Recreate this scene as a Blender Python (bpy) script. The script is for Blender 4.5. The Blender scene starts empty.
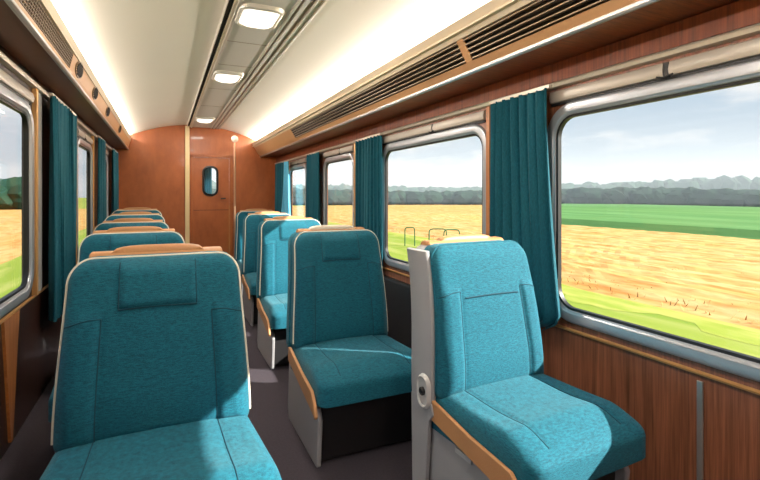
import bpy, bmesh, math, random
from mathutils import Vector, Matrix
random.seed(7)
S = bpy.context.scene
COL = S.collection
PI = math.pi

# ------------------------------------------------------------------ materials
def new_mat(name):
    m = bpy.data.materials.new(name); m.use_nodes = True
    nt = m.node_tree; b = nt.nodes['Principled BSDF']
    return m, nt, b
def rgb(r, g, b):
    f = lambda c: (c/255/12.92) if c/255 <= .04045 else ((c/255+.055)/1.055)**2.4
    return (f(r), f(g), f(b), 1)
def plain(name, col, rough=.5, metal=0, noise=.08, scale=6, bump=0.0, bscale=80, spec=.5):
    m, nt, b = new_mat(name)
    tc = nt.nodes.new('ShaderNodeTexCoord')
    n = nt.nodes.new('ShaderNodeTexNoise'); n.inputs['Scale'].default_value = scale; n.inputs['Detail'].default_value = 3
    nt.links.new(tc.outputs['Object'], n.inputs['Vector'])
    mx = nt.nodes.new('ShaderNodeMix'); mx.data_type = 'RGBA'
    mx.inputs[6].default_value = tuple(c*(1-noise) for c in col[:3])+(1,)
    mx.inputs[7].default_value = tuple(min(1, c*(1+noise)) for c in col[:3])+(1,)
    nt.links.new(n.outputs['Fac'], mx.inputs[0]); nt.links.new(mx.outputs[2], b.inputs['Base Color'])
    b.inputs['Roughness'].default_value = rough; b.inputs['Metallic'].default_value = metal
    b.inputs['Specular IOR Level'].default_value = spec
    if bump:
        n2 = nt.nodes.new('ShaderNodeTexNoise'); n2.inputs['Scale'].default_value = bscale
        nt.links.new(tc.outputs['Object'], n2.inputs['Vector'])
        bp = nt.nodes.new('ShaderNodeBump'); bp.inputs['Strength'].default_value = bump; bp.inputs['Distance'].default_value = .01
        nt.links.new(n2.outputs['Fac'], bp.inputs['Height']); nt.links.new(bp.outputs['Normal'], b.inputs['Normal'])
    return m
def fabric(name, c1, c2, sheen=.3, stretch=(60, 60, 260)):
    m, nt, b = new_mat(name)
    tc = nt.nodes.new('ShaderNodeTexCoord')
    mp = nt.nodes.new('ShaderNodeMapping'); mp.inputs['Scale'].default_value = stretch
    nt.links.new(tc.outputs['Object'], mp.inputs['Vector'])
    n = nt.nodes.new('ShaderNodeTexNoise'); n.inputs['Scale'].default_value = 1.0; n.inputs['Detail'].default_value = 3
    nt.links.new(mp.outputs['Vector'], n.inputs['Vector'])
    n2 = nt.nodes.new('ShaderNodeTexNoise'); n2.inputs['Scale'].default_value = 450
    nt.links.new(tc.outputs['Object'], n2.inputs['Vector'])
    ad = nt.nodes.new('ShaderNodeMath'); ad.operation = 'ADD'
    nt.links.new(n.outputs['Fac'], ad.inputs[0]); nt.links.new(n2.outputs['Fac'], ad.inputs[1])
    rp = nt.nodes.new('ShaderNodeMapRange'); rp.inputs[1].default_value = .7; rp.inputs[2].default_value = 1.3
    nt.links.new(ad.outputs[0], rp.inputs[0])
    mx = nt.nodes.new('ShaderNodeMix'); mx.data_type = 'RGBA'; mx.inputs[6].default_value = c1; mx.inputs[7].default_value = c2
    nt.links.new(rp.outputs[0], mx.inputs[0]); nt.links.new(mx.outputs[2], b.inputs['Base Color'])
    bp = nt.nodes.new('ShaderNodeBump'); bp.inputs['Strength'].default_value = .35; bp.inputs['Distance'].default_value = .003
    nt.links.new(ad.outputs[0], bp.inputs['Height']); nt.links.new(bp.outputs['Normal'], b.inputs['Normal'])
    b.inputs['Roughness'].default_value = .8; b.inputs['Sheen Weight'].default_value = sheen
    b.inputs['Sheen Tint'].default_value = (.6, .95, 1, 1); b.inputs['Specular IOR Level'].default_value = .25
    return m
def wood(name, c1, c2, rough=.35, scale=(3, 30, .8)):
    m, nt, b = new_mat(name)
    tc = nt.nodes.new('ShaderNodeTexCoord')
    mp = nt.nodes.new('ShaderNodeMapping'); mp.inputs['Scale'].default_value = scale
    nt.links.new(tc.outputs['Object'], mp.inputs['Vector'])
    n = nt.nodes.new('ShaderNodeTexNoise'); n.inputs['Scale'].default_value = 1.6; n.inputs['Detail'].default_value = 7; n.inputs['Roughness'].default_value = .65
    n.inputs['Distortion'].default_value = .35
    nt.links.new(mp.outputs['Vector'], n.inputs['Vector'])
    mp2 = nt.nodes.new('ShaderNodeMapping'); mp2.inputs['Scale'].default_value = tuple(s*5 for s in scale)
    nt.links.new(tc.outputs['Object'], mp2.inputs['Vector'])
    n2 = nt.nodes.new('ShaderNodeTexNoise'); n2.inputs['Scale'].default_value = 1.5; n2.inputs['Detail'].default_value = 3
    nt.links.new(mp2.outputs['Vector'], n2.inputs['Vector'])
    ad = nt.nodes.new('ShaderNodeMath'); ad.operation = 'MULTIPLY_ADD'; ad.inputs[1].default_value = .4
    nt.links.new(n2.outputs['Fac'], ad.inputs[0]); nt.links.new(n.outputs['Fac'], ad.inputs[2])
    rp = nt.nodes.new('ShaderNodeMapRange'); rp.inputs[1].default_value = .5; rp.inputs[2].default_value = .9
    nt.links.new(ad.outputs[0], rp.inputs[0])
    mx = nt.nodes.new('ShaderNodeMix'); mx.data_type = 'RGBA'; mx.inputs[6].default_value = c1; mx.inputs[7].default_value = c2
    nt.links.new(rp.outputs[0], mx.inputs[0]); nt.links.new(mx.outputs[2], b.inputs['Base Color'])
    b.inputs['Roughness'].default_value = rough; b.inputs['Coat Weight'].default_value = .15
    return m
M = {}
M['teal'] = fabric('teal_fabric', rgb(4, 62, 78), rgb(18, 106, 126), .14)
M['teal_top'] = M['teal']
M['thread'] = plain('thread', rgb(8, 60, 76), .9)
M['curtain'] = fabric('curtain_cloth', rgb(5, 62, 76), rgb(13, 94, 110), .12, (50, 400, 50))
M['curtain_light'] = fabric('pale_curtain_cloth', rgb(70, 160, 200), rgb(110, 190, 220), .2, (50, 400, 50))
M['piping'] = plain('cream_piping', rgb(236, 224, 204), .5)
M['tan'] = plain('tan_leather', rgb(180, 128, 82), .5, noise=.12, bump=.15, bscale=150)
M['cap_white'] = plain('pale_plastic', rgb(225, 210, 190), .45)
M['grey'] = plain('grey_plastic', rgb(150, 148, 150), .45, noise=.04)
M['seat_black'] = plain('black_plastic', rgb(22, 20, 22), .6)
M['knob'] = plain('pale_grey_plastic', rgb(185, 182, 180), .35, noise=.03)
M['wood'] = wood('mahogany_panel', rgb(96, 56, 38), rgb(158, 100, 72))
M['wood_upper'] = wood('red_mahogany', rgb(96, 44, 22), rgb(166, 88, 50))
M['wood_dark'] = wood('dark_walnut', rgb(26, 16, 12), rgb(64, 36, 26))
M['wood_end'] = wood('sienna_panel', rgb(140, 74, 34), rgb(166, 92, 46), .4, (2, 6, 1))
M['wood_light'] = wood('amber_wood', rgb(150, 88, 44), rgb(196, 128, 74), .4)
M['shelf_under'] = plain('brown_laminate', rgb(120, 66, 44), .4, noise=.12, scale=3)
M['duct_tan'] = plain('tan_laminate', rgb(198, 150, 104), .4, noise=.06, scale=3)
M['duct_beige'] = plain('beige_laminate', rgb(214, 196, 168), .45, noise=.04)
M['ceiling'] = plain('cream_ceiling', rgb(232, 222, 204), .6, noise=.02, scale=2)
M['panel'] = plain('ceiling_panel_grey', rgb(200, 192, 180), .5, noise=.02)
M['silver'] = plain('brushed_silver', rgb(200, 198, 196), .28, .75, noise=.05)
M['silver_frame'] = plain('silver_window_frame', rgb(176, 178, 184), .3, .55, noise=.05)
M['beige_metal'] = plain('champagne_metal', rgb(214, 204, 188), .35, .3, noise=.03)
M['cassette'] = plain('blind_cassette_metal', rgb(176, 166, 154), .35, .3, noise=.03)
M['gold'] = plain('brass_strip', rgb(220, 170, 110), .3, .5)
M['rubber'] = plain('black_rubber', rgb(18, 18, 20), .5)
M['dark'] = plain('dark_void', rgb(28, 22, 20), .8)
M['slat'] = plain('louvre_metal', rgb(150, 128, 104), .4, .3)
M['carpet'] = plain('charcoal_carpet', rgb(66, 60, 66), .95, noise=.25, scale=90, bump=.4, bscale=300, spec=.1)
M['heater'] = plain('black_heater_cover', rgb(26, 22, 24), .6)
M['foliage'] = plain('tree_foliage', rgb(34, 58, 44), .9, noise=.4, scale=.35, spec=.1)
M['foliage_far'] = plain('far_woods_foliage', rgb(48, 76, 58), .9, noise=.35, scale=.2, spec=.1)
M['hoop'] = plain('green_painted_metal', rgb(40, 96, 50), .5)

def field(name, c1, c2, c3, sc1, sc2, bump=.3):
    m, nt, b = new_mat(name)
    tc = nt.nodes.new('ShaderNodeTexCoord')
    def nz(sc, detail=4):
        mp = nt.nodes.new('ShaderNodeMapping'); mp.inputs['Scale'].default_value = sc
        nt.links.new(tc.outputs['Object'], mp.inputs['Vector'])
        n = nt.nodes.new('ShaderNodeTexNoise'); n.inputs['Scale'].default_value = 1; n.inputs['Detail'].default_value = detail
        nt.links.new(mp.outputs['Vector'], n.inputs['Vector']); return n
    a, c = nz(sc1), nz(sc2)
    def mr(n, lo, hi):
        r = nt.nodes.new('ShaderNodeMapRange'); r.inputs[1].default_value = lo; r.inputs[2].default_value = hi
        nt.links.new(n.outputs['Fac'], r.inputs[0]); return r
    ra, rc = mr(a, .35, .65), mr(c, .45, .7)
    m1 = nt.nodes.new('ShaderNodeMix'); m1.data_type = 'RGBA'; m1.inputs[6].default_value = c1; m1.inputs[7].default_value = c2
    nt.links.new(ra.outputs[0], m1.inputs[0])
    m2 = nt.nodes.new('ShaderNodeMix'); m2.data_type = 'RGBA'; m2.inputs[7].default_value = c3
    nt.links.new(rc.outputs[0], m2.inputs[0]); nt.links.new(m1.outputs[2], m2.inputs[6])
    nt.links.new(m2.outputs[2], b.inputs['Base Color'])
    b.inputs['Roughness'].default_value = 1; b.inputs['Specular IOR Level'].default_value = .1
    return m
M['grass'] = field('meadow_grass', rgb(114, 134, 46), rgb(136, 146, 60), rgb(156, 156, 88), (.5, .08, 1), (1.6, .25, 1))
M['wheat'] = field('ripe_wheat', rgb(180, 144, 82), rgb(190, 160, 108), rgb(172, 114, 56), (1.2, .25, 1), (2.6, .7, 1))
M['verge'] = field('dry_grass', rgb(134, 148, 56), rgb(164, 160, 84), rgb(128, 144, 50), (2, .4, 1), (3, .8, 1))
M['crop'] = field('green_crop', rgb(72, 116, 62), rgb(86, 126, 70), rgb(96, 134, 80), (.1, .02, 1), (.3, .05, 1))
M['stubble'] = field('pale_far_field', rgb(142, 142, 104), rgb(156, 150, 112), rgb(128, 138, 90), (.1, .02, 1), (.3, .05, 1))

def emit(name, col, strength):
    m, nt, b = new_mat(name)
    b.inputs['Base Color'].default_value = col; b.inputs['Emission Color'].default_value = col
    b.inputs['Emission Strength'].default_value = strength; b.inputs['Roughness'].default_value = .5
    return m
M['lamp'] = emit('lamp_diffuser', (1, .94, .85, 1), .85)
M['cove'] = emit('cove_tube', (1, .96, .91, 1), 50)
def glass():
    m, nt, b = new_mat('window_glass')
    nt.nodes.remove(b)
    out = nt.nodes['Material Output']
    tr = nt.nodes.new('ShaderNodeBsdfTransparent'); tr.inputs[0].default_value = (.97, .98, .98, 1)
    gl = nt.nodes.new('ShaderNodeBsdfGlossy'); gl.inputs['Roughness'].default_value = .02
    lw = nt.nodes.new('ShaderNodeLayerWeight'); lw.inputs[0].default_value = .5
    pw = nt.nodes.new('ShaderNodeMath'); pw.operation = 'POWER'; pw.inputs[1].default_value = 5
    nt.links.new(lw.outputs['Facing'], pw.inputs[0])
    fr = nt.nodes.new('ShaderNodeMath'); fr.operation = 'MULTIPLY_ADD'; fr.inputs[1].default_value = .35; fr.inputs[2].default_value = .015
    nt.links.new(pw.outputs[0], fr.inputs[0])
    mx = nt.nodes.new('ShaderNodeMixShader')
    nt.links.new(fr.outputs[0], mx.inputs[0]); nt.links.new(tr.outputs[0], mx.inputs[1]); nt.links.new(gl.outputs[0], mx.inputs[2])
    nt.links.new(mx.outputs[0], out.inputs[0]); return m
M['glass'] = glass()

# ------------------------------------------------------------------ mesh helpers
class MB:
    def __init__(s): s.v = []; s.f = []
    def add(s, vs, fs):
        o = len(s.v); s.v += [tuple(p) for p in vs]; s.f += [tuple(i+o for i in f) for f in fs]; return s
    def box(s, x0, x1, y0, y1, z0, z1):
        return s.add([(x, y, z) for x in (x0, x1) for y in (y0, y1) for z in (z0, z1)],
                     [(0, 1, 3, 2), (4, 6, 7, 5), (0, 4, 5, 1), (2, 3, 7, 6), (0, 2, 6, 4), (1, 5, 7, 3)])
    def tube(s, pts, r, n=8, closed=False, cap=True):
        pts = [Vector(p) for p in pts]; N = len(pts); vs = []; fs = []
        up = None
        for i, p in enumerate(pts):
            a = pts[i-1] if (i > 0 or closed) else p; b = pts[(i+1) % N] if (i < N-1 or closed) else p
            t = (b-a).normalized()
            if up is None: up = t.orthogonal().normalized()
            u = (up - t*up.dot(t)).normalized(); w = t.cross(u); up = u
            rr = r(i/(N-1)) if callable(r) else r
            for k in range(n):
                an = 2*PI*k/n; vs.append(p+u*math.cos(an)*rr+w*math.sin(an)*rr)
        for i in range(N if closed else N-1):
            for k in range(n):
                a = i*n+k; b = i*n+(k+1) % n; c = ((i+1) % N)*n+(k+1) % n; d = ((i+1) % N)*n+k
                fs.append((a, b, c, d))
        if not closed and cap: fs.append(tuple(range(n))[::-1]); fs.append(tuple((N-1)*n+k for k in range(n)))
        return s.add(vs, fs)
    def prism(s, poly, axis, a, b):
        """poly: 2D list; extruded along axis ('x': (y,z); 'y': (x,z); 'z': (x,y))"""
        f = {'x': lambda p, t: (t, p[0], p[1]), 'y': lambda p, t: (p[0], t, p[1]), 'z': lambda p, t: (p[0], p[1], t)}[axis]
        n = len(poly)
        vs = [f(p, a) for p in poly]+[f(p, b) for p in poly]
        return s.add(vs, [tuple(range(n))[::-1], tuple(range(n, 2*n))]+[(i, (i+1) % n, n+(i+1) % n, n+i) for i in range(n)])
    def lathe(s, prof, c=(0, 0, 0), n=24, axis='z'):
        vs = []; fs = []
        for r, h in prof:
            for k in range(n):
                a = 2*PI*k/n; x, y = r*math.cos(a), r*math.sin(a)
                p = {'z': (x, y, h), 'x': (h, x, y), 'y': (x, h, y)}[axis]
                vs.append((p[0]+c[0], p[1]+c[1], p[2]+c[2]))
        for i in range(len(prof)-1):
            for k in range(n): fs.append((i*n+k, i*n+(k+1) % n, (i+1)*n+(k+1) % n, (i+1)*n+k))
        fs.append(tuple(range(n))); fs.append(tuple((len(prof)-1)*n+k for k in range(n)))
        return s.add(vs, fs)
    def mesh(s, name, mat, smooth=True, angle=35):
        me = bpy.data.meshes.new(name); me.from_pydata(s.v, [], s.f)
        bm = bmesh.new(); bm.from_mesh(me); bmesh.ops.recalc_face_normals(bm, faces=bm.faces); bm.to_mesh(me); bm.free()
        me.materials.append(mat)
        if smooth:
            me.shade_smooth(); me.set_sharp_from_angle(angle=math.radians(angle))
        return me
    def obj(s, name, mat, parent=None, bevel=0, smooth=True, kind=None, label=None, loc=None, angle=35):
        o = bpy.data.objects.new(name, s.mesh(name, mat, smooth, angle)); COL.objects.link(o)
        if parent: o.parent = parent
        if bevel:
            b = o.modifiers.new('bevel', 'BEVEL'); b.width = bevel; b.segments = 3; b.limit_method = 'ANGLE'; b.angle_limit = .6
        if kind: o['kind'] = kind
        if label: o['label'] = label
        if loc: o.location = loc
        return o
def thing(name, loc, label, cat, group=None, rz=0):
    o = bpy.data.objects.new(name, None); COL.objects.link(o); o.empty_display_size = .1
    o.location = loc; o.rotation_euler.z = rz; o['label'] = label; o['category'] = cat
    if group: o['group'] = group
    return o
def tag(o, label, cat, group=None, kind=None):
    o['label'] = label; o['category'] = cat
    if group: o['group'] = group
    if kind: o['kind'] = kind
    return o

# ------------------------------------------------------------------ dimensions
XL, XR, Y0, Y1 = -.76, 1.90, -2.2, 8.8
XC, ZT = .50, 2.57

# ------------------------------------------------------------------ room shell
MB().box(XL-.1, XR+.1, Y0-.1, Y1+.1, -.12, 0).obj('floor', M['carpet'], kind='structure', smooth=False)
# ceiling: shallow vault with thickness
def arch_z(x): 
    R = 2.38
    return ZT-R+math.sqrt(R*R-(x-XC)**2)
m = MB(); xs = [XL-.1+(XR-XL+.2)*i/48 for i in range(49)]
m.prism([(x, arch_z(x)) for x in xs]+[(x, arch_z(x)+.08) for x in reversed(xs)], 'y', Y0-.1, Y1+.1)
m.obj('ceiling', M['ceiling'], kind='structure')

WR = [(-1.75, -.22), (.03, 1.885), (2.52, 4.03), (4.86, 5.85), (6.78, 7.72)]       # glass, right wall (y ranges)
WL = [(-1.6, -.05), (1.45, 3.50), (5.22, 6.10), (7.0, 7.7)]                     # glass, left wall
ZR, ZL = (.76, 1.762), (.80, 1.84)
def window_wall(x0, x1, wins, zr, ztop, mat, name, zb=0.0):
    m = MB(); g = .015
    m.box(x0, x1, Y0, Y1, zb, zr[0]-g); m.box(x0, x1, Y0, Y1, zr[1]+g, ztop)
    y = Y0
    for a, b in wins:
        m.box(x0, x1, y, a-g, zr[0]-g, zr[1]+g); y = b+g
    m.box(x0, x1, y, Y1, zr[0]-g, zr[1]+g)
    return m.obj(name, mat, kind='structure', smooth=False)
window_wall(XR, XR+.035, WR, ZR, 2.12, M['wood'], 'wall_right')
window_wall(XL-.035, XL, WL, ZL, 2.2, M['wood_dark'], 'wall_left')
MB().box(XL-.1, XR+.1, Y0-.1, Y0, 0, 2.6).obj('wall_back', M['wood_end'], kind='structure', smooth=False)
# end wall with door opening and arched top
DX0, DX1, DZ = .43, 1.06, 2.02
m = MB()
def col_poly(xa, xb, z0):
    xs = [xa+(xb-xa)*i/16 for i in range(17)]
    return [(xa, z0)]+[(x, arch_z(x)+.03) for x in xs]+[(xb, z0)]
m.prism(col_poly(XL-.1, DX0, 0), 'y', Y1, Y1+.1)
m.prism(col_poly(DX0, DX1, DZ), 'y', Y1, Y1+.1)
m.prism(col_poly(DX1, XR+.1, 0), 'y', Y1, Y1+.1)
m.obj('wall_end', M['wood_end'], kind='structure', smooth=False)

def rrect(y0, y1, z0, z1, r, n=8):
    pts = []
    for cy, cz, a0 in ((y1-r, z1-r, 0), (y0+r, z1-r, PI/2), (y0+r, z0+r, PI), (y1-r, z0+r, 1.5*PI)):
        for k in range(n+1):
            a = a0+PI/2*k/n; pts.append((cy+r*math.cos(a), cz+r*math.sin(a)))
    return pts
def ring(m, y0, y1, z0, z1, r, prof, f, n=8):
    """prof: list of (offset outward, depth); f maps (u, v, depth)->xyz"""
    loops = [[f(p[0], p[1], d) for p in rrect(y0-o, y1+o, z0-o, z1+o, max(r+o, .005), n)] for o, d in prof]
    L = len(loops[0]); vs = [p for l in loops for p in l]; fs = []
    for i in range(len(loops)):
        j = (i+1) % len(loops)
        for k in range(L): fs.append((i*L+k, i*L+(k+1) % L, j*L+(k+1) % L, j*L+k))
    m.add(vs, fs)
def disc(m, y0, y1, z0, z1, r, f, d0, d1, n=8):
    p = rrect(y0, y1, z0, z1, r, n); L = len(p)
    m.add([f(a, b, d0) for a, b in p]+[f(a, b, d1) for a, b in p],
          [tuple(range(L))[::-1], tuple(range(L, 2*L))]+[(k, (k+1) % L, L+(k+1) % L, L+k) for k in range(L)])

wn = 0
for side, wins, (z0, z1), X, sg in (('right', WR, ZR, XR, -1), ('left', WL, ZL, XL, 1)):
    for (a, b) in wins:
        wn += 1
        f = lambda u, v, d, X=X, sg=sg: (X+sg*d, u, v)     # d = distance into the room
        m = MB(); ring(m, a, b, z0, z1, .11, [(0, -.022), (0, .004), (.004, .010), (.012, .013), (.016, .018), (.050, .022), (.060, .018), (.064, .010), (.066, 0), (.03, -.001), (.012, -.001), (.012, -.022)], f)
        w = m.obj('window_%d' % wn, M['silver_frame'], kind='structure')
        m = MB(); ring(m, a, b, z0, z1, .11, [(.001, -.02), (.001, .006), (-.011, .004), (-.011, -.02)], f)
        m.obj('gasket', M['rubber'], w)
        m = MB(); disc(m, a+.002, b-.002, z0+.002, z1-.002, .108, f, -.014, -.008)
        m.obj('pane', M['glass'], w, smooth=False)
        # blind cassette over the window
        m = MB(); zc = z1+.074
        mid = a+(b-a)*(.67 if b-a > 1.7 and side == 'right' and a > 0 else .41)
        for p, q in ((a-.03, mid-.012), (mid+.012, b+.03)):
            m.prism([(X, zc), (X+sg*.022, zc+.004), (X+sg*.028, zc+.03), (X+sg*.02, zc+.062), (X, zc+.066)], 'y', p, q)
        m.obj('blind_cassette', M['cassette'], w, bevel=.003)
        m = MB(); m.box(min(X, X+sg*.012), max(X, X+sg*.012), a-.03, b+.03, zc-.012, zc+.001)
        m.box(min(X, X+sg*.02), max(X, X+sg*.02), mid-.010, mid+.010, zc, zc+.062)
        m.tube([(X+sg*.03, mid-.035, zc+.006), (X+sg*.032, mid, zc-.004), (X+sg*.03, mid+.035, zc+.006)], .004, 6)
        m.obj('latch', M['rubber'], w)

# trims on right wall
tn = 0
def trim(m, mat, bevel=0, smooth=False):
    global tn; tn += 1
    return m.obj('trim_%d' % tn, mat, kind='structure', bevel=bevel, smooth=smooth)
trim(MB().prism([(XR, 1.915), (XR-.03, 1.92), (XR-.035, 1.935), (XR-.03, 1.945), (XR, 1.95)], 'y', Y0, Y1), M['beige_metal'])
trim(MB().prism([(XR, .648), (XR-.012, .65), (XR-.014, .658), (XR, .664)], 'y', Y0, Y1), M['gold'])
trim(MB().prism([(XL, 2.02), (XL+.03, 2.025), (XL+.035, 2.045), (XL+.03, 2.055), (XL, 2.06)], 'y', Y0, Y1), M['beige_metal'])
trim(MB().prism([(XL, .70), (XL+.012, .702), (XL+.014, .712), (XL, .716)], 'y', Y0, Y1), M['gold'])
trim(MB().box(XR-.008, XR, 1.135, 1.158, 0, .625), M['silver'], .002)
for y in (2.44, 4.76, 6.64):
    trim(MB().box(XR-.03, XR, y-.018, y+.018, .67, 1.915), M['gold'] if y > 3 else M['wood_light'], .004)
trim(MB().box(XR-.012, XR, 2.20, 2.22, 1.95, 2.045), M['wood_dark'])
# amber wood pier faces beside the near window pair
trim(MB().box(XR-.006, XR, 1.95, 2.475, .70, 1.915), M['wood_light'])
trim(MB().box(XL, XL+.012, 3.62, 3.80, .72, 2.02), M['knob'], .003)
for y in (3.60, 5.05, 6.2):
    trim(MB().box(XL, XL+.03, y-.018, y+.018, .72, 2.02), M['gold'], .004)
trim(MB().prism([(2.98, .70), (3.26, .70), (3.13, .03), (3.10, .03)], 'x', XL, XL+.014), M['wood_light'])  # sun patch low on the left wall, put in as a tapered amber board
# cover strips of end wall
trim(MB().box(.315, .385, Y1-.06, Y1, 0, arch_z(.35)-.02), plain('cream_post', rgb(226, 200, 150), .4), .006)

# end door
m = MB(); 
WX0, WX1, WZ0, WZ1 = .62, .84, 1.36, 1.84
fd = lambda u, v, d: (u, Y1-d, v)
# door leaf with window opening: ring of leaf
ring(m, WX0, WX1, WZ0, WZ1, .09, [(0, -.05), (0, .0)], fd)
m = MB()
pi_ = rrect(WX0, WX1, WZ0, WZ1, .09); L = len(pi_)
def leaf_outer(p):
    cx, cz = (WX0+WX1)/2, (WZ0+WZ1)/2; dx, dz = p[0]-cx, p[1]-cz
    t = min(((DX1-.012-cx)/dx) if dx > 1e-6 else ((DX0+.012-cx)/dx if dx < -1e-6 else 9e9),
            ((DZ-.01-cz)/dz) if dz > 1e-6 else ((.01-cz)/dz if dz < -1e-6 else 9e9))
    return (cx+dx*t, cz+dz*t)
cz_ = (WZ0+WZ1)/2; cx_ = (WX0+WX1)/2
angs = sorted(set([math.atan2(p[1]-cz_, p[0]-cx_) for p in pi_]+[math.atan2(z-cz_, x-cx_) for x in (DX0+.012, DX1-.012) for z in (.01, DZ-.01)]))
def ray_in(a):
    dx, dz = math.cos(a), math.sin(a); best = 9
    for k in range(L):
        (x1, z1), (x2, z2) = pi_[k], pi_[(k+1) % L]; x1 -= cx_; x2 -= cx_; z1 -= cz_; z2 -= cz_
        ex, ez = x2-x1, z2-z1; den = dx*ez-dz*ex
        if abs(den) < 1e-12: continue
        t = (x1*ez-z1*ex)/den; s_ = (x1*dz-z1*dx)/den
        if t > 0 and -1e-6 <= s_ <= 1+1e-6: best = min(best, t)
    return (cx_+dx*best, cz_+dz*best)
inn = [ray_in(a) for a in angs]; outr = [leaf_outer(p) for p in inn]; N = len(inn)
vs = [fd(*p, -.01) for p in inn]+[fd(*p, -.01) for p in outr]+[fd(*p, -.05) for p in inn]+[fd(*p, -.05) for p in outr]
fs = []
for k in range(N):
    j = (k+1) % N
    fs += [(k, j, N+j, N+k), (2*N+k, 2*N+j, 3*N+j, 3*N+k), (k, j, 2*N+j, 2*N+k), (N+k, N+j, 3*N+j, 3*N+k)]
door = MB().add(vs, fs).obj('door_1', M['wood_end'], kind='structure', smooth=False)
m = MB(); ring(m, WX0, WX1, WZ0, WZ1, .09, [(-.012, -.03), (-.012, .012), (.0, .02), (.022, .016), (.026, -.01), (.026, -.03)], fd)
m.obj('window_frame', M['rubber'], door)
m = MB(); disc(m, WX0, WX1, WZ0, WZ1, .09, fd, -.035, -.03); m.obj('pane', M['glass'], door, smooth=False)
m = MB(); m.tube([(.98, Y1-.035, 1.29), (1.06-.16, Y1-.035, 1.285)], .010, 8); m.box(.965, .985, Y1-.035, Y1+.01, 1.28, 1.30)
m.obj('door_handle', M['rubber'], door)
m = MB(); m.box(DX0+.02, DX1-.02, Y1+.006, Y1+.01, 1.08, 1.088); m.obj('door_seam', M['wood_dark'], door)
m = MB()
for a, b, c, d in ((DX0-.03, DX0+.012, 0, DZ+.03), (DX1-.012, DX1+.05, 0, DZ+.03), (DX0-.03, DX1+.05, DZ-.01, DZ+.035)): m.box(a, b, Y1-.015, Y1+.002, c, d)
m.obj('door_frame', M['wood_end'], door, bevel=.004)
# vestibule curtain behind the door glass
def curtain(name, y0, y1, ztop, zbot, x, sg, mat, label, nw=7, amp=.022, shape=None, loc_mat=None, along='y', pelmet=False, group=None):
    root = thing(name, (x, (y0+y1)/2, zbot), label, 'curtain', group)
    nu, nv = nw*12, 28; m = MB(); vs = []; fs = []
    ph = random.random()*6
    for side in (0, 1):
        for j in range(nv+1):
            v = j/nv; z = ztop+(zbot-ztop)*v
            a, b = (y0, y1) if shape is None else shape(v, y0, y1)
            for i in range(nu+1):
                u = i/nu
                w = amp*(.75+.35*v)*math.sin(u*nw*2*PI+ph+.25*math.sin(v*3+u*7))+amp*.3*math.sin(u*nw*5.1+v*2)
                d = sg*(w+side*.003)
                yy = a+(b-a)*(u+.012*math.sin(u*nw*4*PI+ph))
                zz = z
                if shape is None: zz = z
                p = (d, yy-(y0+y1)/2, zz-zbot) if along == 'y' else (yy-(y0+y1)/2, d, zz-zbot)
                vs.append(p)
    R = nu+1; T = R*(nv+1)
    for j in range(nv):
        for i in range(nu):
            a = j*R+i; fs.append((a, a+1, a+R+1, a+R)); fs.append((T+a, T+a+R, T+a+R+1, T+a+1))
    rim = [i for i in range(R)]+[j*R+nu for j in range(1, nv+1)]+[nv*R+i for i in range(nu-1, -1, -1)]+[j*R for j in range(nv-1, 0, -1)]
    for k in range(len(rim)):
        a, b = rim[k], rim[(k+1) % len(rim)]; fs.append((a, b, T+b, T+a))
    m.add(vs, fs); m.obj('cloth', mat, root, angle=80)
    m = MB()
    if along == 'y': m.box(-.012, .012, y0-(y0+y1)/2-.01, y1-(y0+y1)/2+.01, ztop-zbot-.004, ztop-zbot+.014)
    else: m.box(y0-(y0+y1)/2-.01, y1-(y0+y1)/2+.01, -.012, .012, ztop-zbot-.004, ztop-zbot+.014)
    m.obj('heading_rail', M['beige_metal'], root)
    return root
c = curtain('door_curtain', -.075, .075, 2.0, .9, 0, 1, M['curtain_light'], 'pale blue curtain seen through the small window of the end door', nw=4, amp=.012, along='x')
c.location = (.70, Y1+.28, .9)
# backdrop of the vestibule
MB().box(XL-.1, XR+.1, Y1+.1, Y1+1.2, -.12, 0).obj('floor', M['carpet'], kind='structure', smooth=False)

def near_shape(v, a, b):
    e = .50*(1-math.exp(-max(0, v)*1.4))*.18
    return (a-.11*v**1.6+(.12*max(0, (v-.93)/.07)**2), b+.0*v)
curtain('curtain', 1.87, 2.34, 1.912, .64, XR-.07, -1, M['curtain'], 'long dark teal pleated curtain beside the largest right window, behind the nearest right seat', nw=7, shape=near_shape)
curtain('curtain', 3.99, 4.60, 1.912, .60, XR-.065, -1, M['curtain'], 'dark teal curtain on the right wall above the second right seat', nw=8)
curtain('curtain', 5.90, 6.50, 1.912, .60, XR-.065, -1, M['curtain'], 'blue curtain between the two furthest windows of the right wall', nw=6)
curtain('curtain', 7.98, 8.60, 1.912, .60, XR-.065, -1, M['curtain'], 'dark teal curtain at the far right corner beside the end wall', nw=6)
def tied(v, a, b):
    c = (a+b)/2; w = (b-a)/2*(1+1.3*v**2); return (c-w*.6, c+w*1.2)
curtain('gathered_curtain', 7.42, 7.72, 1.90, .95, XR-.09, -1, M['curtain_light'], 'pale blue gathered curtain flaring at its hem beside the furthest right window', nw=4, amp=.016, shape=tied)
curtain('curtain', 3.76, 4.65, 2.015, .5, XL+.07, 1, M['curtain'], 'tall blue-teal curtain next to the large left window', nw=9)
curtain('curtain', 6.25, 6.85, 2.015, .5, XL+.065, 1, M['curtain'], 'narrow teal curtain between the second and third left windows', nw=5)
curtain('curtain', 7.86, 8.6, 2.015, .5, XL+.065, 1, M['curtain'], 'furthest teal curtain on the left wall, next to the end wall', nw=6)

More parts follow.
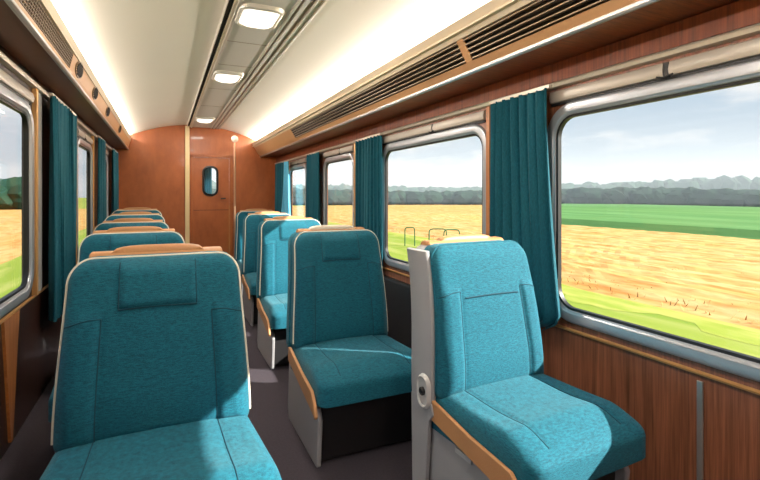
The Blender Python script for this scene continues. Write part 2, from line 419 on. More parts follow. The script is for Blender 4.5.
# heater covers along skirting
m = MB()
m.prism([(XR-.003, .02), (XR-.04, .02), (XR-.045, .05), (XR-.045, .57), (XR-.04, .59), (XR-.003, .59)], 'y', 2.02, 8.78)
tag(m.obj('heater_cover', M['heater'], smooth=False), 'long black heater cover low on the right wall behind the seats', 'heater')

# ------------------------------------------------------------------ overhead ducts
def duct(side, lip, gb, gt, top, wallx, wz, secs, label, under):
    """profile points (x,z). secs: grille sections"""
    root = thing('overhead_duct', (lip[0], 3, lip[1]), label, 'overhead duct')
    ox, oy, oz = lip[0], 3, lip[1]
    def P(pts): return [(x-ox, z-oz) for x, z in pts]
    sg = 1 if wallx > lip[0] else -1
    y0, y1 = Y0-oy, Y1-oy
    t = .012*sg
    m = MB(); m.prism(P([lip, gb, (gb[0]+t, gb[1]), (lip[0]+t, lip[1])]), 'y', y0, y1); m.obj('lower_fascia', M['duct_tan'], root, smooth=False)
    m = MB(); m.prism(P([gt, top, (top[0]+t*2, top[1]), (gt[0]+t, gt[1])]), 'y', y0, y1); m.obj('upper_fascia', M['duct_beige'], root, smooth=False)
    # recess behind grille
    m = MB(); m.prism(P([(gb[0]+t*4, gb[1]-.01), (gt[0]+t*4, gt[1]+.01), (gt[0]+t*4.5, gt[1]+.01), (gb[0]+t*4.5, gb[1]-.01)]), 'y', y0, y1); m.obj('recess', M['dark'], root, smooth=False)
    # underside
    m = MB(); m.prism(P([(lip[0]+.004*sg, lip[1]), (wallx-.001*sg, wz), (wallx-.001*sg, wz+.015), (lip[0]+.004*sg, lip[1]+.015)]), 'y', y0, y1); m.obj('underside', under, root, smooth=False)
    # lip
    m = MB(); m.prism(P([(lip[0]-.004*sg, lip[1]-.012), (lip[0]-.012*sg, lip[1]-.004), (lip[0]-.014*sg, lip[1]+.008), (lip[0]-.006*sg, lip[1]+.016), (lip[0]+.008*sg, lip[1]+.014), (lip[0]+.01*sg, lip[1]-.01)]), 'y', y0, y1); m.obj('lip', M['silver'], root)
    # cove floor
    m = MB(); m.prism(P([(top[0]+.01*sg, top[1]-.05), (wallx, top[1]-.09), (wallx, top[1]-.10), (top[0]+.01*sg, top[1]-.06)]), 'y', y0, y1); m.obj('cove_shelf', M['duct_beige'], root, smooth=False)
    ya = Y0
    for (a, b, n) in secs:
        # plain filler between ya and a
        m = MB(); m.prism(P([gb, gt, (gt[0]+t, gt[1]), (gb[0]+t, gb[1])]), 'y', ya-oy, a-oy); m.obj('divider', M['duct_tan'], root, bevel=.002, smooth=False)
        m = MB()
        for k in range(n):
            f = (k+.5)/n; x = gb[0]+(gt[0]-gb[0])*f-ox; z = gb[1]+(gt[1]-gb[1])*f-oz; h = abs(gt[1]-gb[1])/n*.13
            m.prism([(x, z-h), (x+.03*sg, z-h+.006), (x+.03*sg, z+h+.006), (x, z+h)], 'y', a-oy, b-oy)
        if side == 'left':
            y = a
            while y < b:
                m.prism([(gb[0]-ox+.002*sg, gb[1]-oz), (gt[0]-ox+.002*sg, gt[1]-oz), (gt[0]-ox+.008*sg, gt[1]-oz), (gb[0]-ox+.008*sg, gb[1]-oz)], 'y', y-oy, y-oy+.006); y += .035
        m.obj('grille', M['slat'], root, smooth=False)
        ya = b
    m = MB(); m.prism(P([gb, gt, (gt[0]+t, gt[1]), (gb[0]+t, gb[1])]), 'y', ya-oy, y1); m.obj('divider', M['duct_tan'], root, bevel=.002, smooth=False)
    return root
duct('right', (1.60, 2.055), (1.56, 2.10), (1.49, 2.215), (1.445, 2.30), XR, 2.055, [(Y0+.05, 2.17, 5), (2.23, 6.1, 5)],
     'long overhead duct of tan panels and louvred grille above the right windows', M['wood_upper'])
dl = duct('left', (-.555, 2.11), (-.545, 2.145), (-.52, 2.25), (-.505, 2.30), XL, 2.11, [(Y0+.05, 3.5, 7)],
     'long overhead duct with mesh grille and round vents above the left windows', M['shelf_under'])
for y in (3.75, 4.55, 5.5, 6.9):
    c = (-.5325+.555, y-3, 2.1975-2.11)
    m = MB(); m.lathe([(.0, -.004), (.075, -.004), (.08, .004), (.085, .004), (.085, -.006)], (0, 0, 0), 24, 'x')
    o = m.obj('round_vent', M['slat'], dl); o.location = (c[0]+.004, c[1], c[2]); o.rotation_euler.y = .23; o.scale = (1, 1.5, .6)
    m = MB()
    for k in range(-3, 4): m.box(-.001, .004, -math.sqrt(.07**2-(k*.02)**2), math.sqrt(.07**2-(k*.02)**2), k*.02-.006, k*.02+.006)
    q = m.obj('vent_slots', M['dark'], o); q.location = (.003, 0, 0)
# wood fascia between duct underside and rail
MB().box(XR-.02, XR, Y0, Y1, 1.95, 2.05).obj('trim_20', M['wood_upper'], kind='structure', smooth=False)
# cove lights
for x, s in ((1.495, 'right'), (-.545, 'left')):
    m = MB(); m.tube([(x, Y0+.1, 2.284), (x, Y1-.05, 2.284)], .010, 8)
    tag(m.obj('cove_light', M['cove']), 'hidden strip light glowing in the ceiling cove on the %s side' % s, 'strip light')

# ------------------------------------------------------------------ centre ceiling raft
m = MB(); zc = 2.53
m.prism([(.425, zc), (.735, zc), (.735, zc+.03), (.425, zc+.03)], 'y', Y0, Y1-.02)
raft = m.obj('trim_21', M['panel'], kind='structure', smooth=False)
for nm, x0, x1, z0, z1, mt in (('edge_strip', .405, .428, zc-.012, zc+.04, 'beige_metal'), ('slot_edge', .345, .352, zc-.008, zc+.05, 'beige_metal'),
                               ('dark_slot', .352, .385, zc+.012, zc+.05, 'dark'), ('slot_border', .385, .405, zc-.004, zc+.05, 'duct_beige'),
                               ('edge_strip', .732, .75, zc-.012, zc+.03, 'beige_metal'), ('track', .75, .77, zc+.0, zc+.03, 'slat'), ('track', .77, .80, zc-.012, zc+.03, 'panel'),
                               ('track', .80, .83, zc+.0, zc+.03, 'slat'), ('track', .83, .845, zc-.014, zc+.03, 'beige_metal'), ('track', .845, .875, zc-.002, zc+.03, 'panel'), ('track', .875, .89, zc-.012, zc+.03, 'beige_metal')):
    MB().box(x0, x1, Y0, Y1-.02, z0, z1).obj(nm, M[mt], raft, bevel=.003, smooth=False)
m = MB()
for y in (.9, 2.6, 3.75, 4.45, 5.5, 6.6, 7.5): m.box(.43, .73, y-.004, y+.004, zc-.002, zc+.001)
m.obj('panel_joint', M['slat'], raft, smooth=False)
for y, lb in ((1.25, 'ceiling lamp overhead, nearest of the row in the raft'), (3.14, 'square glowing ceiling lamp in the centre raft, nearest the camera'), (4.85, 'middle glowing ceiling lamp in the centre raft'), (7.75, 'furthest ceiling lamp of the centre raft, near the end wall')):
    root = thing('ceiling_lamp', (.56, y, zc), lb, 'ceiling lamp', 'lamps in the centre ceiling raft')
    m = MB(); ring(m, -.115, .115, -.16, .16, .05, [(0, .0), (0, .024), (.006, .030), (.02, .022), (.030, 0)], lambda u, v, d: (u, v, -d)); m.obj('bezel', M['beige_metal'], root)
    m = MB(); ps = []
    for k in range(5):
        o = -.02*k; d = .020+.035*math.sin(k/4*PI/2); ps.append([(p[0], p[1], -d) for p in rrect(-.113-o*0+.02*k, .113-.02*k, -.158+.02*k, .158-.02*k, max(.05-.01*k, .01))])
    Ln = len(ps[0]); m.add([p for l in ps for p in l], [(i*Ln+k, i*Ln+(k+1) % Ln, (i+1)*Ln+(k+1) % Ln, (i+1)*Ln+k) for i in range(4) for k in range(Ln)]+[tuple(4*Ln+k for k in range(Ln))])
    m.obj('diffuser', M['lamp'], root)

# grab pole with white ball
root = thing('grab_pole', (1.04, 8.0, 0), 'tall thin metal grab pole topped by a white ball beside the end door', 'pole')
MB().lathe([(.05, 0), (.05, .012), (.02, .02), (.02, .03)]).obj('base', M['silver'], root)
MB().tube([(0, 0, .02), (0, 0, 1.2), (0, 0, 2.23)], .016, 12).obj('pole', plain('warm_steel', rgb(190, 150, 120), .3, .6), root)
MB().lathe([(.001+.055*math.sin(PI*k/12), 2.27-.055*math.cos(PI*k/12)) for k in range(13)]).obj('ball', M['cap_white'], root)

# ------------------------------------------------------------------ seats
def sm(a, b, x):
    t = max(0, min(1, (x-a)/(b-a))); return t*t*(3-2*t)
def pad(hw, v0, v1, rt, rb, t, r, hfun, mapf, n=56):
    """upholstered pad: grid front, sides, flat back. hw half width; v0..v1; corner radii top/bottom; returns MB and surface function"""
    def halfw(v):
        if v > v1-rt: return hw-rt+math.sqrt(max(0, rt*rt-(v-(v1-rt))**2))
        if v < v0+rb: return hw-rb+math.sqrt(max(0, rb*rb-(v0+rb-v)**2))
        return hw
    def edge(u, v):
        au = abs(u); R = rt if v > (v0+v1)/2 else rb
        dv = (v1-v) if v > (v0+v1)/2 else (v-v0)
        du = hw-au
        if du < R and dv < R: return R-math.hypot(R-du, R-dv)
        return min(du, dv)
    def w(u, v):
        e = max(0, edge(u, v))
        base = t-r+(math.sqrt(r*r-(r-e)**2) if e < r else r)
        return base+hfun(u, v)*sm(0, r*1.6, e)
    def surf(u, v, off=0): return mapf(u, v, w(u, v)+off)
    ss = [(-1+2*i/n) for i in range(n+1)]
    g = [.45*s+.55*math.sin(PI/2*s) for s in ss]
    vs = []; fs = []
    for j in range(n+1):
        v = (v0+v1)/2+(v1-v0)/2*g[j]; h = halfw(v)
        for i in range(n+1): u = h*g[i]; vs.append(mapf(u, v, w(u, v)))
    R = n+1
    for j in range(n):
        for i in range(n): a = j*R+i; fs.append((a, a+1, a+R+1, a+R))
    rim = [i for i in range(R)]+[j*R+n for j in range(1, n+1)]+[n*R+i for i in range(n-1, -1, -1)]+[j*R for j in range(n-1, 0, -1)]
    b0 = len(vs)
    for k in rim:
        j, i = divmod(k, R); v = (v0+v1)/2+(v1-v0)/2*g[j]; vs.append(mapf(halfw(v)*g[i], v, 0))
    K = len(rim)
    for k in range(K): fs.append((rim[k], rim[(k+1) % K], b0+(k+1) % K, b0+k))
    fs.append(tuple(range(b0, b0+K)))
    def outline(off_u=0, w_=t-r, vmin=None):
        pts = []
        N = 60
        for k in range(N+1):
            v = v0+(v1-v0)*(k/N)**.6 if False else v0+(v1-v0)*math.sin(PI/2*k/N)
            if vmin is None or v >= vmin: pts.append((halfw(v)+off_u, v))
        full = [mapf(u, v, w_) for u, v in pts]+[mapf(-u, v, w_) for u, v in reversed(pts)]
        return full
    return MB().add(vs, fs), surf, outline

CACHE = {}
def seat(name_key, W, loc, label, side_shell=False, bump_mat='tan', group='teal carriage seats', rz=0, aisle=-1, scale=1.0, flap=True, H=.68, flare=.05, trims=(-1,)):
    """seat faces -Y, origin on floor under backrest"""
    root = thing('train_seat', loc, label, 'seat', group, rz)
    root.scale = (scale,)*3
    key = (W, side_shell, aisle, bump_mat, flap, H, flare, trims)
    if key in CACHE:
        made = {}
        for (nm, me, props, par) in CACHE[key]:
            o = bpy.data.objects.new(nm, me); COL.objects.link(o); o.parent = root if par is None else made[par]
            for a, b in props.items():
                if a == '_mods':
                    for wd in b:
                        q = o.modifiers.new('bevel', 'BEVEL'); q.width = wd; q.segments = 3; q.limit_method = 'ANGLE'; q.angle_limit = .6
                else: o[a] = b
            made[nm] = o
        return root
    rec = []
    def part(mb, nm, mat, parent=None, bevel=0, label=None, smooth=True, angle=35):
        o = mb.obj(nm, M[mat], parent[0] if parent else root, bevel=bevel, label=label, smooth=smooth, angle=angle)
        pr = {}
        if bevel: pr['_mods'] = [bevel]
        if label: pr['label'] = label
        rec.append((nm, o.data, pr, parent[1] if parent else None)); return (o, nm)
    hw = W/2; FB = H-.17; z0 = 1.125-H*.985; dz = z0-.455
    def mb_(u, v, w):       # backrest mapping
        k = v/H
        x = u*(1-.10*sm(0, 1, k)**1.0)
        y = .015+.17*v-.03*math.sin(PI*min(1, k)*.9)*1.0-w
        return (x, y, z0+v*.985)
    def hb(u, v):
        au = abs(u); s = hw/.31
        g = .012*math.cos(min(1, au/hw)*PI/2)
        # bolsters
        bol = .012*sm(.185*s, .215*s, au)*(1-sm(H-.22, H-.16, v))
        groove = -.005*math.exp(-((au-.19*s)/.008)**2)*(1-sm(H-.22, H-.18, v))
        fl = 0
        if flap: fl = .013*(1-sm(.128*s, .140*s, au))*sm(FB, FB+.01, v)
        low = .012*math.exp(-((v-.12)/.12)**2)
        return g+bol+groove+fl+low
    T = .115
    m, surf, outl = pad(hw, 0, H, .085, .03, T, .035, hb, mb_, 64)
    bk = part(m, 'backrest', 'teal', angle=75)
    s = hw/.31
    m = MB()
    for sg in (-1, 1):
        pts = [surf(sg*.19*s, .02+(H-.22)*k/24, .0005) for k in range(25)]
        m.tube(pts, .0022, 6); part(m, 'seam', 'thread', bk); m = MB()
        pts = []
        for k in range(17):   # shoulder seam curving out to the edge
            a = k/16; u = .19*s+(.118*s)*a; v = H-.20-.03*math.sin(a*PI/2)*0-.022*(1-math.cos(a*PI/2)) + .02*a*(1-a)
            pts.append(surf(sg*min(u, hw-.006), v, .0005))
        m.tube(pts, .0022, 6); part(m, 'seam', 'thread', bk); m = MB()
        if flap:
            pts = [surf(sg*.136*s, FB+(H-.015-FB)*k/10, .0008) for k in range(11)]
            m.tube(pts, .0022, 6); part(m, 'seam', 'thread', bk); m = MB()
    hw_l = .136 if flap else .165
    if not flap: FB = H-.225
    pts = [surf((-hw_l+2*hw_l*k/16)*s, FB-.003+.004*math.sin(PI*k/16), .0012) for k in range(17)]
    m.tube(pts, .0036, 6)
    part(m, 'seam', 'thread', bk)
    m = MB(); m.tube(outl(.002, T-.034, .02), .0042, 8); part(m, 'piping', 'teal' if side_shell else 'piping', bk)
    # back shell
    def ms(u, v, w):
        p = mb_(u, v, 0); return (p[0]*1.015, p[1]+.062-w, p[2]+.0)
    m, sf, ol = pad(hw+.004, -.03, H-.004, .08, .03, .062, .004, lambda u, v: 0, ms, 24)
    # flip: shell spans from back (w=0) to cushion back
    part(m, 'back_shell', 'grey' if side_shell else 'teal', angle=60)
    # top cap
    zt = z0+H*.985; yt = .015+.17*H
    m = MB(); cw = (hw-.05)*.89
    prof = [(yt-.02, zt-.045), (yt-.025, zt-.004), (yt-.01, zt+.010), (yt+.035, zt+.012), (yt+.060, zt+.002), (yt+.064, zt-.045)]
    m.prism(prof, 'x', -cw, cw); cap = part(m, 'top_cap', 'tan', bevel=.008)
    m = MB(); N = 16; vs = []
    for k in range(N+1):
        u = -1+2*k/N; hgt = .028*max(0, 1-u**4)**.5; x = u*cw*.72
        for (oy, oz) in ((0, 0), (0, hgt*.7), (.012, hgt), (.034, hgt), (.046, hgt*.7), (.046, 0)): vs.append((x, yt-.012+oy, zt+.004+oz))
    fs = [tuple(range(6)), tuple(N*6+k for k in range(6))[::-1]]+[(i*6+k, i*6+(k+1) % 6, (i+1)*6+(k+1) % 6, (i+1)*6+k) for i in range(N) for k in range(6)]
    m.add(vs, fs); part(m, 'grab_grip', bump_mat, cap, angle=60)
    # seat cushion : u = x, v = depth from back (0) to front (D)
    Dp = .57
    def mc(u, v, w):
        x = u*(1+flare*v/Dp); zz = .325+dz+.015*v/Dp+w
        droop = .05*sm(.40, Dp, v)*(w/.17)
        return (x, -.045-v, zz-droop)
    def hc(u, v):
        au = abs(u)
        return .016*math.cos(min(1, au/hw)*PI/2)-.012*math.exp(-((v-.28)/.16)**2)-.005*math.exp(-((au-.19*s)/.008)**2)
    m, cs, co = pad(hw-.002, -.085, Dp, .06, .02, .16, .05, hc, mc, 56)
    cu = part(m, 'cushion', 'teal', angle=75)
    m = MB()
    for sg in (-1, 1):
        m = MB(); m.tube([cs(sg*.19*s, .03+.49*k/24, .0005) for k in range(25)], .0022, 6); part(m, 'seam', 'thread', cu)
    # tan side trims
    for sg in trims:
        m = MB(); x = sg*(hw+.001)
        poly = [(p, q+dz) for p, q in [(.0, .455), (-.03, .46), (-.30, .415), (-.52, .395), (-.575, .35), (-.60, .30), (-.59, .285), (-.54, .30), (-.02, .375), (.0, .38)]]
        a, b = (x, x+sg*.016)
        vsn = [(a*(1+flare*max(0, -p[0])/Dp), p[0], p[1]) for p in poly]+[(b*(1+flare*max(0, -p[0])/Dp), p[0], p[1]) for p in poly]; n = len(poly)
        m.add(vsn, [tuple(range(n))[::-1], tuple(range(n, 2*n))]+[(i, (i+1) % n, n+(i+1) % n, n+i) for i in range(n)])
        part(m, 'side_trim', 'tan', bevel=.004)
    # pedestal
    for sg in (-1, 1):
        m = MB(); x0_, x1_ = sorted((sg*(hw-.03), sg*(hw-.004)))
        m.prism([(.02, .37+dz), (-.50, .295+dz), (-.53, .24+dz), (-.50, .0), (-.44, .0), (.07, .0), (.10, .06), (.06, .37+dz)], 'x', x0_, x1_)
        side = part(m, 'side_panel', 'grey', bevel=.008)
        m = MB(); x = sg*(hw-.003)
        m.box(min(x, x+sg*.006), max(x, x+sg*.006), -.30, -.20, .305+dz, .325+dz)
        part(m, 'catch', 'knob', side)
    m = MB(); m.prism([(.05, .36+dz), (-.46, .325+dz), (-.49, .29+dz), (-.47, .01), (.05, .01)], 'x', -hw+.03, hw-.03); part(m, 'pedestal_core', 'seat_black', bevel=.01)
    # recline knob on aisle side
    if side_shell:
        sgn = aisle
        m = MB(); x = sgn*(hw+.0)
        poly = []
        for k in range(15):
            v = -.03+(H+.005)*k/14; y = .015+.17*v-.03*math.sin(PI*min(1, max(0, v/H))*.9); poly.append((v, y))
        vs = []
        for v, y in poly:
            tp = 1-.10*sm(0, 1, max(0, v)/H); xx = sgn*hw*tp
            for (dx, dy) in ((.004, -.075), (.018, -.070), (.024, -.02), (.024, .075), (.014, .098), (-.012, .100), (-.012, -.06)):
                vs.append((xx+sgn*dx, y+dy, z0+v*.985))
        K = 7; nn = len(poly)
        fs = [tuple(range(K)), tuple((nn-1)*K+k for k in range(K))[::-1]]+[(i*K+k, i*K+(k+1) % K, (i+1)*K+(k+1) % K, (i+1)*K+k) for i in range(nn-1) for k in range(K)]
        m.add(vs, fs)
        lo = MB()
        m.prism([(.10, .44+dz), (-.06, .44+dz), (-.075, .40+dz), (-.04, .36+dz), (-.01, .02), (.09, .02)], 'x', min(sgn*(hw+.004), sgn*(hw+.024)), max(sgn*(hw+.004), sgn*(hw+.024)))
        sh = part(m, 'side_shell', 'grey', bevel=.004)
        m = MB(); xk = sgn*(hw+.022)
        ring(m, -.055, .035, .41+dz, .55+dz, .044, [(-.012, .0), (-.012, .012), (-.006, .016), (0, .010), (.004, 0)], lambda u, v, d: (xk+sgn*d, u, v))
        disc(m, -.047, .027, .418+dz, .542+dz, .036, lambda u, v, d: (xk+sgn*d, u, v), 0, .009)
        kn = part(m, 'recline_knob', 'knob', sh)
        m = MB(); m.lathe([(.018, 0), (.018, .012), (.014, .016), (.009, .012)], (0, 0, 0), 20, 'x')
        m.v = [(xk+sgn*(.006+p[0]), p[1]-.01, p[2]+.482+dz) for p in m.v]
        part(m, 'knob_button', 'seat_black', kn)
    CACHE[key] = rec
    return root
seat('L', .625, (-.02, 1.90, 0), 'large teal seat nearest the camera on the left, cream piping round its back', H=.63, flare=.12, trims=())
LS = [(-.165, 3.10, .0, .60, 'second teal seat of the left row, only its upper back visible'),
      (-.24, 4.30, .0, .60, 'third seat of the left row, blue-teal with cream top edge'),
      (-.28, 5.45, .015, .60, 'fourth seat of the left row, just behind the third'),
      (-.32, 6.60, .03, .60, 'furthest seat of the left row, near the end wall')]
for x, y, z, w_, lb in LS: seat('L', w_, (x, y, 0), lb, group='seats of the left row', scale=1+z, trims=(1,))
seat('R', .605, (1.337, 1.78, 0.0), 'nearest right seat with grey side shell and round recline knob, sunlit teal cushion', side_shell=True, H=.65, flap=False, flare=0, rz=.05)
RS = [(.975, 2.74, 'second teal seat of the right row with pale grip on top and grey pedestal', 'cap_white'),
      (1.04, 4.15, 'third seat of the right row, partly hidden behind the pale-gripped seat', 'tan'),
      (1.10, 5.45, 'fourth seat of the right row, mostly hidden', 'tan'),
      (1.17, 6.6, 'furthest seat of the right row, beside the grab pole', 'tan')]
for x, y, lb, bm_ in RS: seat('R', .60, (x, y, 0), lb, bump_mat=bm_, group='seats of the right row')

# ------------------------------------------------------------------ outside
G = -1.25
def arc_strip(r0, r1, a0, a1, z, name, mat, n=40, **k):
    vs = []; fs = []
    for i in range(n+1):
        a = a0+(a1-a0)*i/n
        vs += [(r0*math.sin(a), r0*math.cos(a), z), (r1*math.sin(a), r1*math.cos(a), z)]
    for i in range(n): fs.append((2*i, 2*i+1, 2*i+3, 2*i+2))
    return MB().add(vs, fs).obj(name, mat, **k)
gr = MB().box(-420, 420, -200, 520, G-.5, G).obj('ground', M['grass'], kind='structure', smooth=False)
def bx_(y): return 10.4+4.0*sm(9, 20, y)
def strip_field(name, mat, fx0, fx1, h, label, cat, ys, bump=.0, nx=30):
    vs = []; fs = []; ny = len(ys)
    for j, y in enumerate(ys):
        a, b = fx0(y), fx1(y)
        for i in range(nx+1):
            t = (i/nx)**2; x = a+(b-a)*t
            z = G+h+bump*(math.sin(x*5.1+math.sin(y*.9))*.5+math.sin(y*2.3+x*1.7)*.3+random.uniform(-.5, .5))
            z = G+.004+(z-G-.004)*sm(0, 2.0, x-a)
            vs.append((x, y, z))
    for j in range(ny-1):
        for i in range(nx): a = j*(nx+1)+i; fs.append((a, a+1, a+nx+2, a+nx+1))
    # skirt on the far side
    o = MB().add(vs, fs).obj(name, mat, smooth=False)
    tag(o, label, cat, kind='stuff'); return o
ysn = [-30+.4*k for k in range(0, 200)]+[50+k*1.4 for k in range(1, 40)]
strip_field('wheat_field', M['wheat'], bx_, lambda y: max(30, min(108, y/1.15)), .14, 'golden ripe wheat field outside the right windows', 'field', ysn, .035, 50)
strip_field('dry_grass', M['verge'], lambda y: bx_(y)-1.0+.2*math.sin(y*2.1)+random.uniform(-.35, .35), lambda y: bx_(y)+.3, .004, 'pale dry grass fringe between the meadow and the ripe wheat', 'grass', ysn, .0, 8)
strip_field('crop_field', M['crop'], lambda y: max(30.5, y/1.15+.5), lambda y: 88+.1*max(0, y), .55, 'green crop field beyond the wheat outside the right windows', 'field', [y for y in ysn[::2] if y < 105], .015)
strip_field('far_field', M['stubble'], lambda y: 88.5+.1*max(0, y), lambda y: 104+.12*max(0, y), .25, 'pale far field strip below the dark woods', 'field', ysn[::8], .03, 10)
strip_field('wheat_field', M['wheat'], lambda y: -5.6, lambda y: -50, .45, 'golden field outside the left window', 'field', ysn, .10, 50)
# wheat ears along the near edge
def blades(name, n, fx, h0, h1, mat, label, w=.02):
    vs = []; fs = []
    for k in range(n):
        y = random.uniform(-6, 45)**1.0; x = fx(y); a = random.uniform(0, PI); h = random.uniform(h0, h1)
        dx, dy = math.cos(a)*w, math.sin(a)*w; lx, ly = random.uniform(-.12, .12), random.uniform(-.12, .12)
        i = len(vs); vs += [(x-dx, y-dy, G), (x+dx, y+dy, G), (x+lx+dx*.3, y+ly+dy*.3, G+h), (x+lx-dx*.3, y+ly-dy*.3, G+h)]
        fs.append((i, i+1, i+2, i+3))
    return tag(MB().add(vs, fs).obj(name, mat, smooth=False), label, 'plants', kind='stuff')
blades('wheat_stalks', 8000, lambda y: bx_(y)+random.random()**.8*7+.1, .06, .15, M['wheat'], 'standing wheat stalks along the near edge of the right field')

def woods(name, mat, r, a0, a1, hfun, label, n, size, seed):
    rnd = random.Random(seed); m = MB()
    bm = bmesh.new(); bmesh.ops.create_icosphere(bm, subdivisions=2, radius=1); base = [v.co.copy() for v in bm.verts]; fc = [tuple(v.index for v in f.verts) for f in bm.faces]; bm.free()
    for k in range(n):
        a = a0+(a1-a0)*(k+rnd.random())/n; rr = r+rnd.uniform(-.03, .05)*r; top = hfun(a)*rnd.uniform(.82, 1.12)
        cx, cy = rr*math.sin(a), rr*math.cos(a); w = size*rnd.uniform(.7, 1.4)
        nz = [1+rnd.uniform(-.16, .16) for _ in base]
        H = top-G
        m.add([(cx+p.x*w*q, cy+p.y*w*q, G+H*.5+p.z*H*.52*q) for p, q in zip(base, nz)], fc)
    return tag(m.obj(name, mat, smooth=False), label, 'woods', kind='stuff')
rad = math.radians
woods('woods', M['foliage'], 125, rad(-4), rad(110), lambda a: 2.5+.35*math.sin(a*9), 'dark band of woods edging the fields outside the right windows', 800, 2.4, 3)
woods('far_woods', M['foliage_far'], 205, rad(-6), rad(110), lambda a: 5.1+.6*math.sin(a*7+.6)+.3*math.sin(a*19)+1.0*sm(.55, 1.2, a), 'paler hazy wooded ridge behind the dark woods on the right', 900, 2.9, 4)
woods('woods', M['foliage'], 110, rad(-100), rad(-12), lambda a: 4.2+.7*math.sin(a*13), 'trees on the horizon outside the left window', 420, 3.0, 5)
# hoops in the meadow
for k, (px, d, w_) in enumerate(((410, 24, .5), (438, 23, .85), (452, 22.5, .75))):
    kx = (px-165)*.001934; X = kx*d; Y = (d-.416*X)/.909
    root_l = ['leftmost green metal hoop standing in the meadow beyond the right windows', 'middle and widest green metal hoop in the meadow', 'rightmost green metal hoop in the meadow'][k]
    pts = []
    for j in range(21):
        a = PI*j/20; c_, s_ = math.cos(a), math.sin(a)
        pts.append((w_*.5*math.copysign(abs(c_)**.35, c_), 0, .62+.32*s_**.5 if j not in (0, 20) else .62))
    pts = [(pts[0][0], 0, 0)]+pts+[(pts[-1][0], 0, 0)]
    m = MB(); m.tube(pts, .028, 8); o = m.obj('metal_hoop', M['hoop']); o.location = (X, Y, G); o.rotation_euler.z = -.43
    tag(o, root_l, 'hoop', 'green hoops in the meadow')
# haze over the distant land
def haze(r0, r1, a0, a1, zt, dens, label):
    vs = []; fs = []; n = 24
    for i in range(n+1):
        a = a0+(a1-a0)*i/n; s_, c_ = math.sin(a), math.cos(a)
        vs += [(r0*s_, r0*c_, G+.9), (r1*s_, r1*c_, G+.9), (r1*s_, r1*c_, zt), (r0*s_, r0*c_, zt)]
    for i in range(n):
        b = 4*i
        for k in range(4): fs.append((b+k, b+(k+1) % 4, b+4+(k+1) % 4, b+4+k))
    fs += [(0, 1, 2, 3), (4*n+3, 4*n+2, 4*n+1, 4*n)]
    mt = bpy.data.materials.new('haze'); mt.use_nodes = True; nt = mt.node_tree; nt.nodes.remove(nt.nodes['Principled BSDF'])
    vsn = nt.nodes.new('ShaderNodeVolumeScatter'); vsn.inputs['Color'].default_value = (.80, .90, 1, 1); vsn.inputs['Density'].default_value = dens
    nt.links.new(vsn.outputs[0], nt.nodes['Material Output'].inputs['Volume'])
    return tag(MB().add(vs, fs).obj('haze', mt, smooth=False), label, 'haze', kind='stuff')
haze(70, 260, rad(2), rad(100), 14, .0036, 'thin blue haze over the distant woods on the right')

# ------------------------------------------------------------------ light
w = bpy.data.worlds.new('World'); S.world = w; w.use_nodes = True; nt = w.node_tree
bg = nt.nodes['Background']
tc = nt.nodes.new('ShaderNodeTexCoord')
sx = nt.nodes.new('ShaderNodeSeparateXYZ'); nt.links.new(tc.outputs['Generated'], sx.inputs[0])
cr = nt.nodes.new('ShaderNodeValToRGB'); e = cr.color_ramp.elements
e[0].position = 0; e[0].color = rgb(226, 232, 236); e[1].position = .5; e[1].color = rgb(150, 182, 214)
e2 = cr.color_ramp.elements.new(.16); e2.color = rgb(200, 216, 230)
nt.links.new(sx.outputs[2], cr.inputs[0])
mp = nt.nodes.new('ShaderNodeMapping'); mp.inputs['Scale'].default_value = (2.2, 2.2, 8)
nt.links.new(tc.outputs['Generated'], mp.inputs['Vector'])
ns = nt.nodes.new('ShaderNodeTexNoise'); ns.inputs['Scale'].default_value = 1.6; ns.inputs['Detail'].default_value = 8; ns.inputs['Roughness'].default_value = .55
nt.links.new(mp.outputs['Vector'], ns.inputs['Vector'])
mr = nt.nodes.new('ShaderNodeMapRange'); mr.inputs[1].default_value = .47; mr.inputs[2].default_value = .58
nt.links.new(ns.outputs['Fac'], mr.inputs[0])
mx = nt.nodes.new('ShaderNodeMix'); mx.data_type = 'RGBA'; mx.inputs[7].default_value = rgb(242, 244, 246)
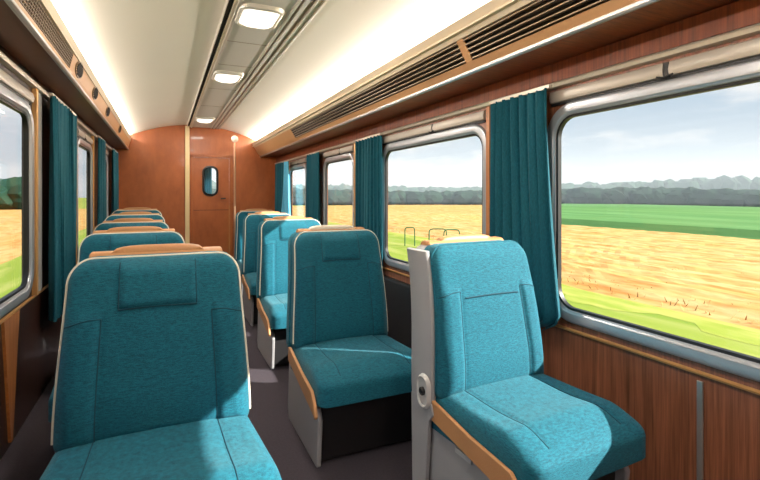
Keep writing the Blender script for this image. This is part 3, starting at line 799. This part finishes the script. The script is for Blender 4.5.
nt.links.new(cr.outputs[0], mx.inputs[6]); nt.links.new(mr.outputs[0], mx.inputs[0])
nt.links.new(mx.outputs[2], bg.inputs[0]); bg.inputs[1].default_value = .80
def light(name, typ, loc, **k):
    l = bpy.data.lights.new(name, typ); o = bpy.data.objects.new(name, l); COL.objects.link(o); o.location = loc
    for a, b in k.items(): setattr(l, a, b)
    return o
SUN = Vector((1, -.70, .67)).normalized()
o = light('sun', 'SUN', (20, -10, 12), energy=12.5, angle=rad(.6), color=(1, .95, .86))
o.rotation_euler = (-SUN).to_track_quat('-Z', 'Y').to_euler()
for x, d in ((1.475, -1), (-.525, 1)):      # strip lights lying in the two coves, washing across the vault
    o = light('cove_light_beam', 'AREA', (x, 3.3, 2.30), energy=68, shape='RECTANGLE', size=10.8, size_y=.03, color=(1, .96, .93))
    o.rotation_euler = Vector((d, 0, .10)).to_track_quat('-Z', 'X').to_euler()
    z_ = Vector((-d, 0, -.10)).normalized(); x_ = Vector((0, 1, 0)); y_ = z_.cross(x_)
    o.rotation_euler = Matrix((x_, y_, z_)).transposed().to_euler()
# lamps of the ceiling (light the cabin downwards)
for y in (-1, 1.25, 3.14, 4.95, 7.75):
    o = light('ceiling_lamp_light', 'AREA', (.56, y, 2.465), energy=14, shape='RECTANGLE', size=.24, size_y=.34, color=(1, .92, .82))

# ------------------------------------------------------------------ camera
cam = bpy.data.cameras.new('camera'); co = bpy.data.objects.new('camera', cam); COL.objects.link(co); S.camera = co
co.location = (0, 0, 1.35)
TH = math.atan(215/470)
co.rotation_euler = (PI/2, 0, -TH)
cam.sensor_width = 36; cam.lens = 470/760*36; cam.clip_start = .03; cam.clip_end = 2000
cam.shift_y = -45/760
S.view_settings.view_transform = 'Standard'; S.view_settings.look = 'None'; S.view_settings.gamma = 1
S.view_settings.exposure = .45
S.view_settings.use_curve_mapping = False
try:
    S.cycles.use_denoising = True; S.cycles.max_bounces = 8; S.cycles.transparent_max_bounces = 12
    S.cycles.sample_clamp_indirect = 6
except Exception: pass
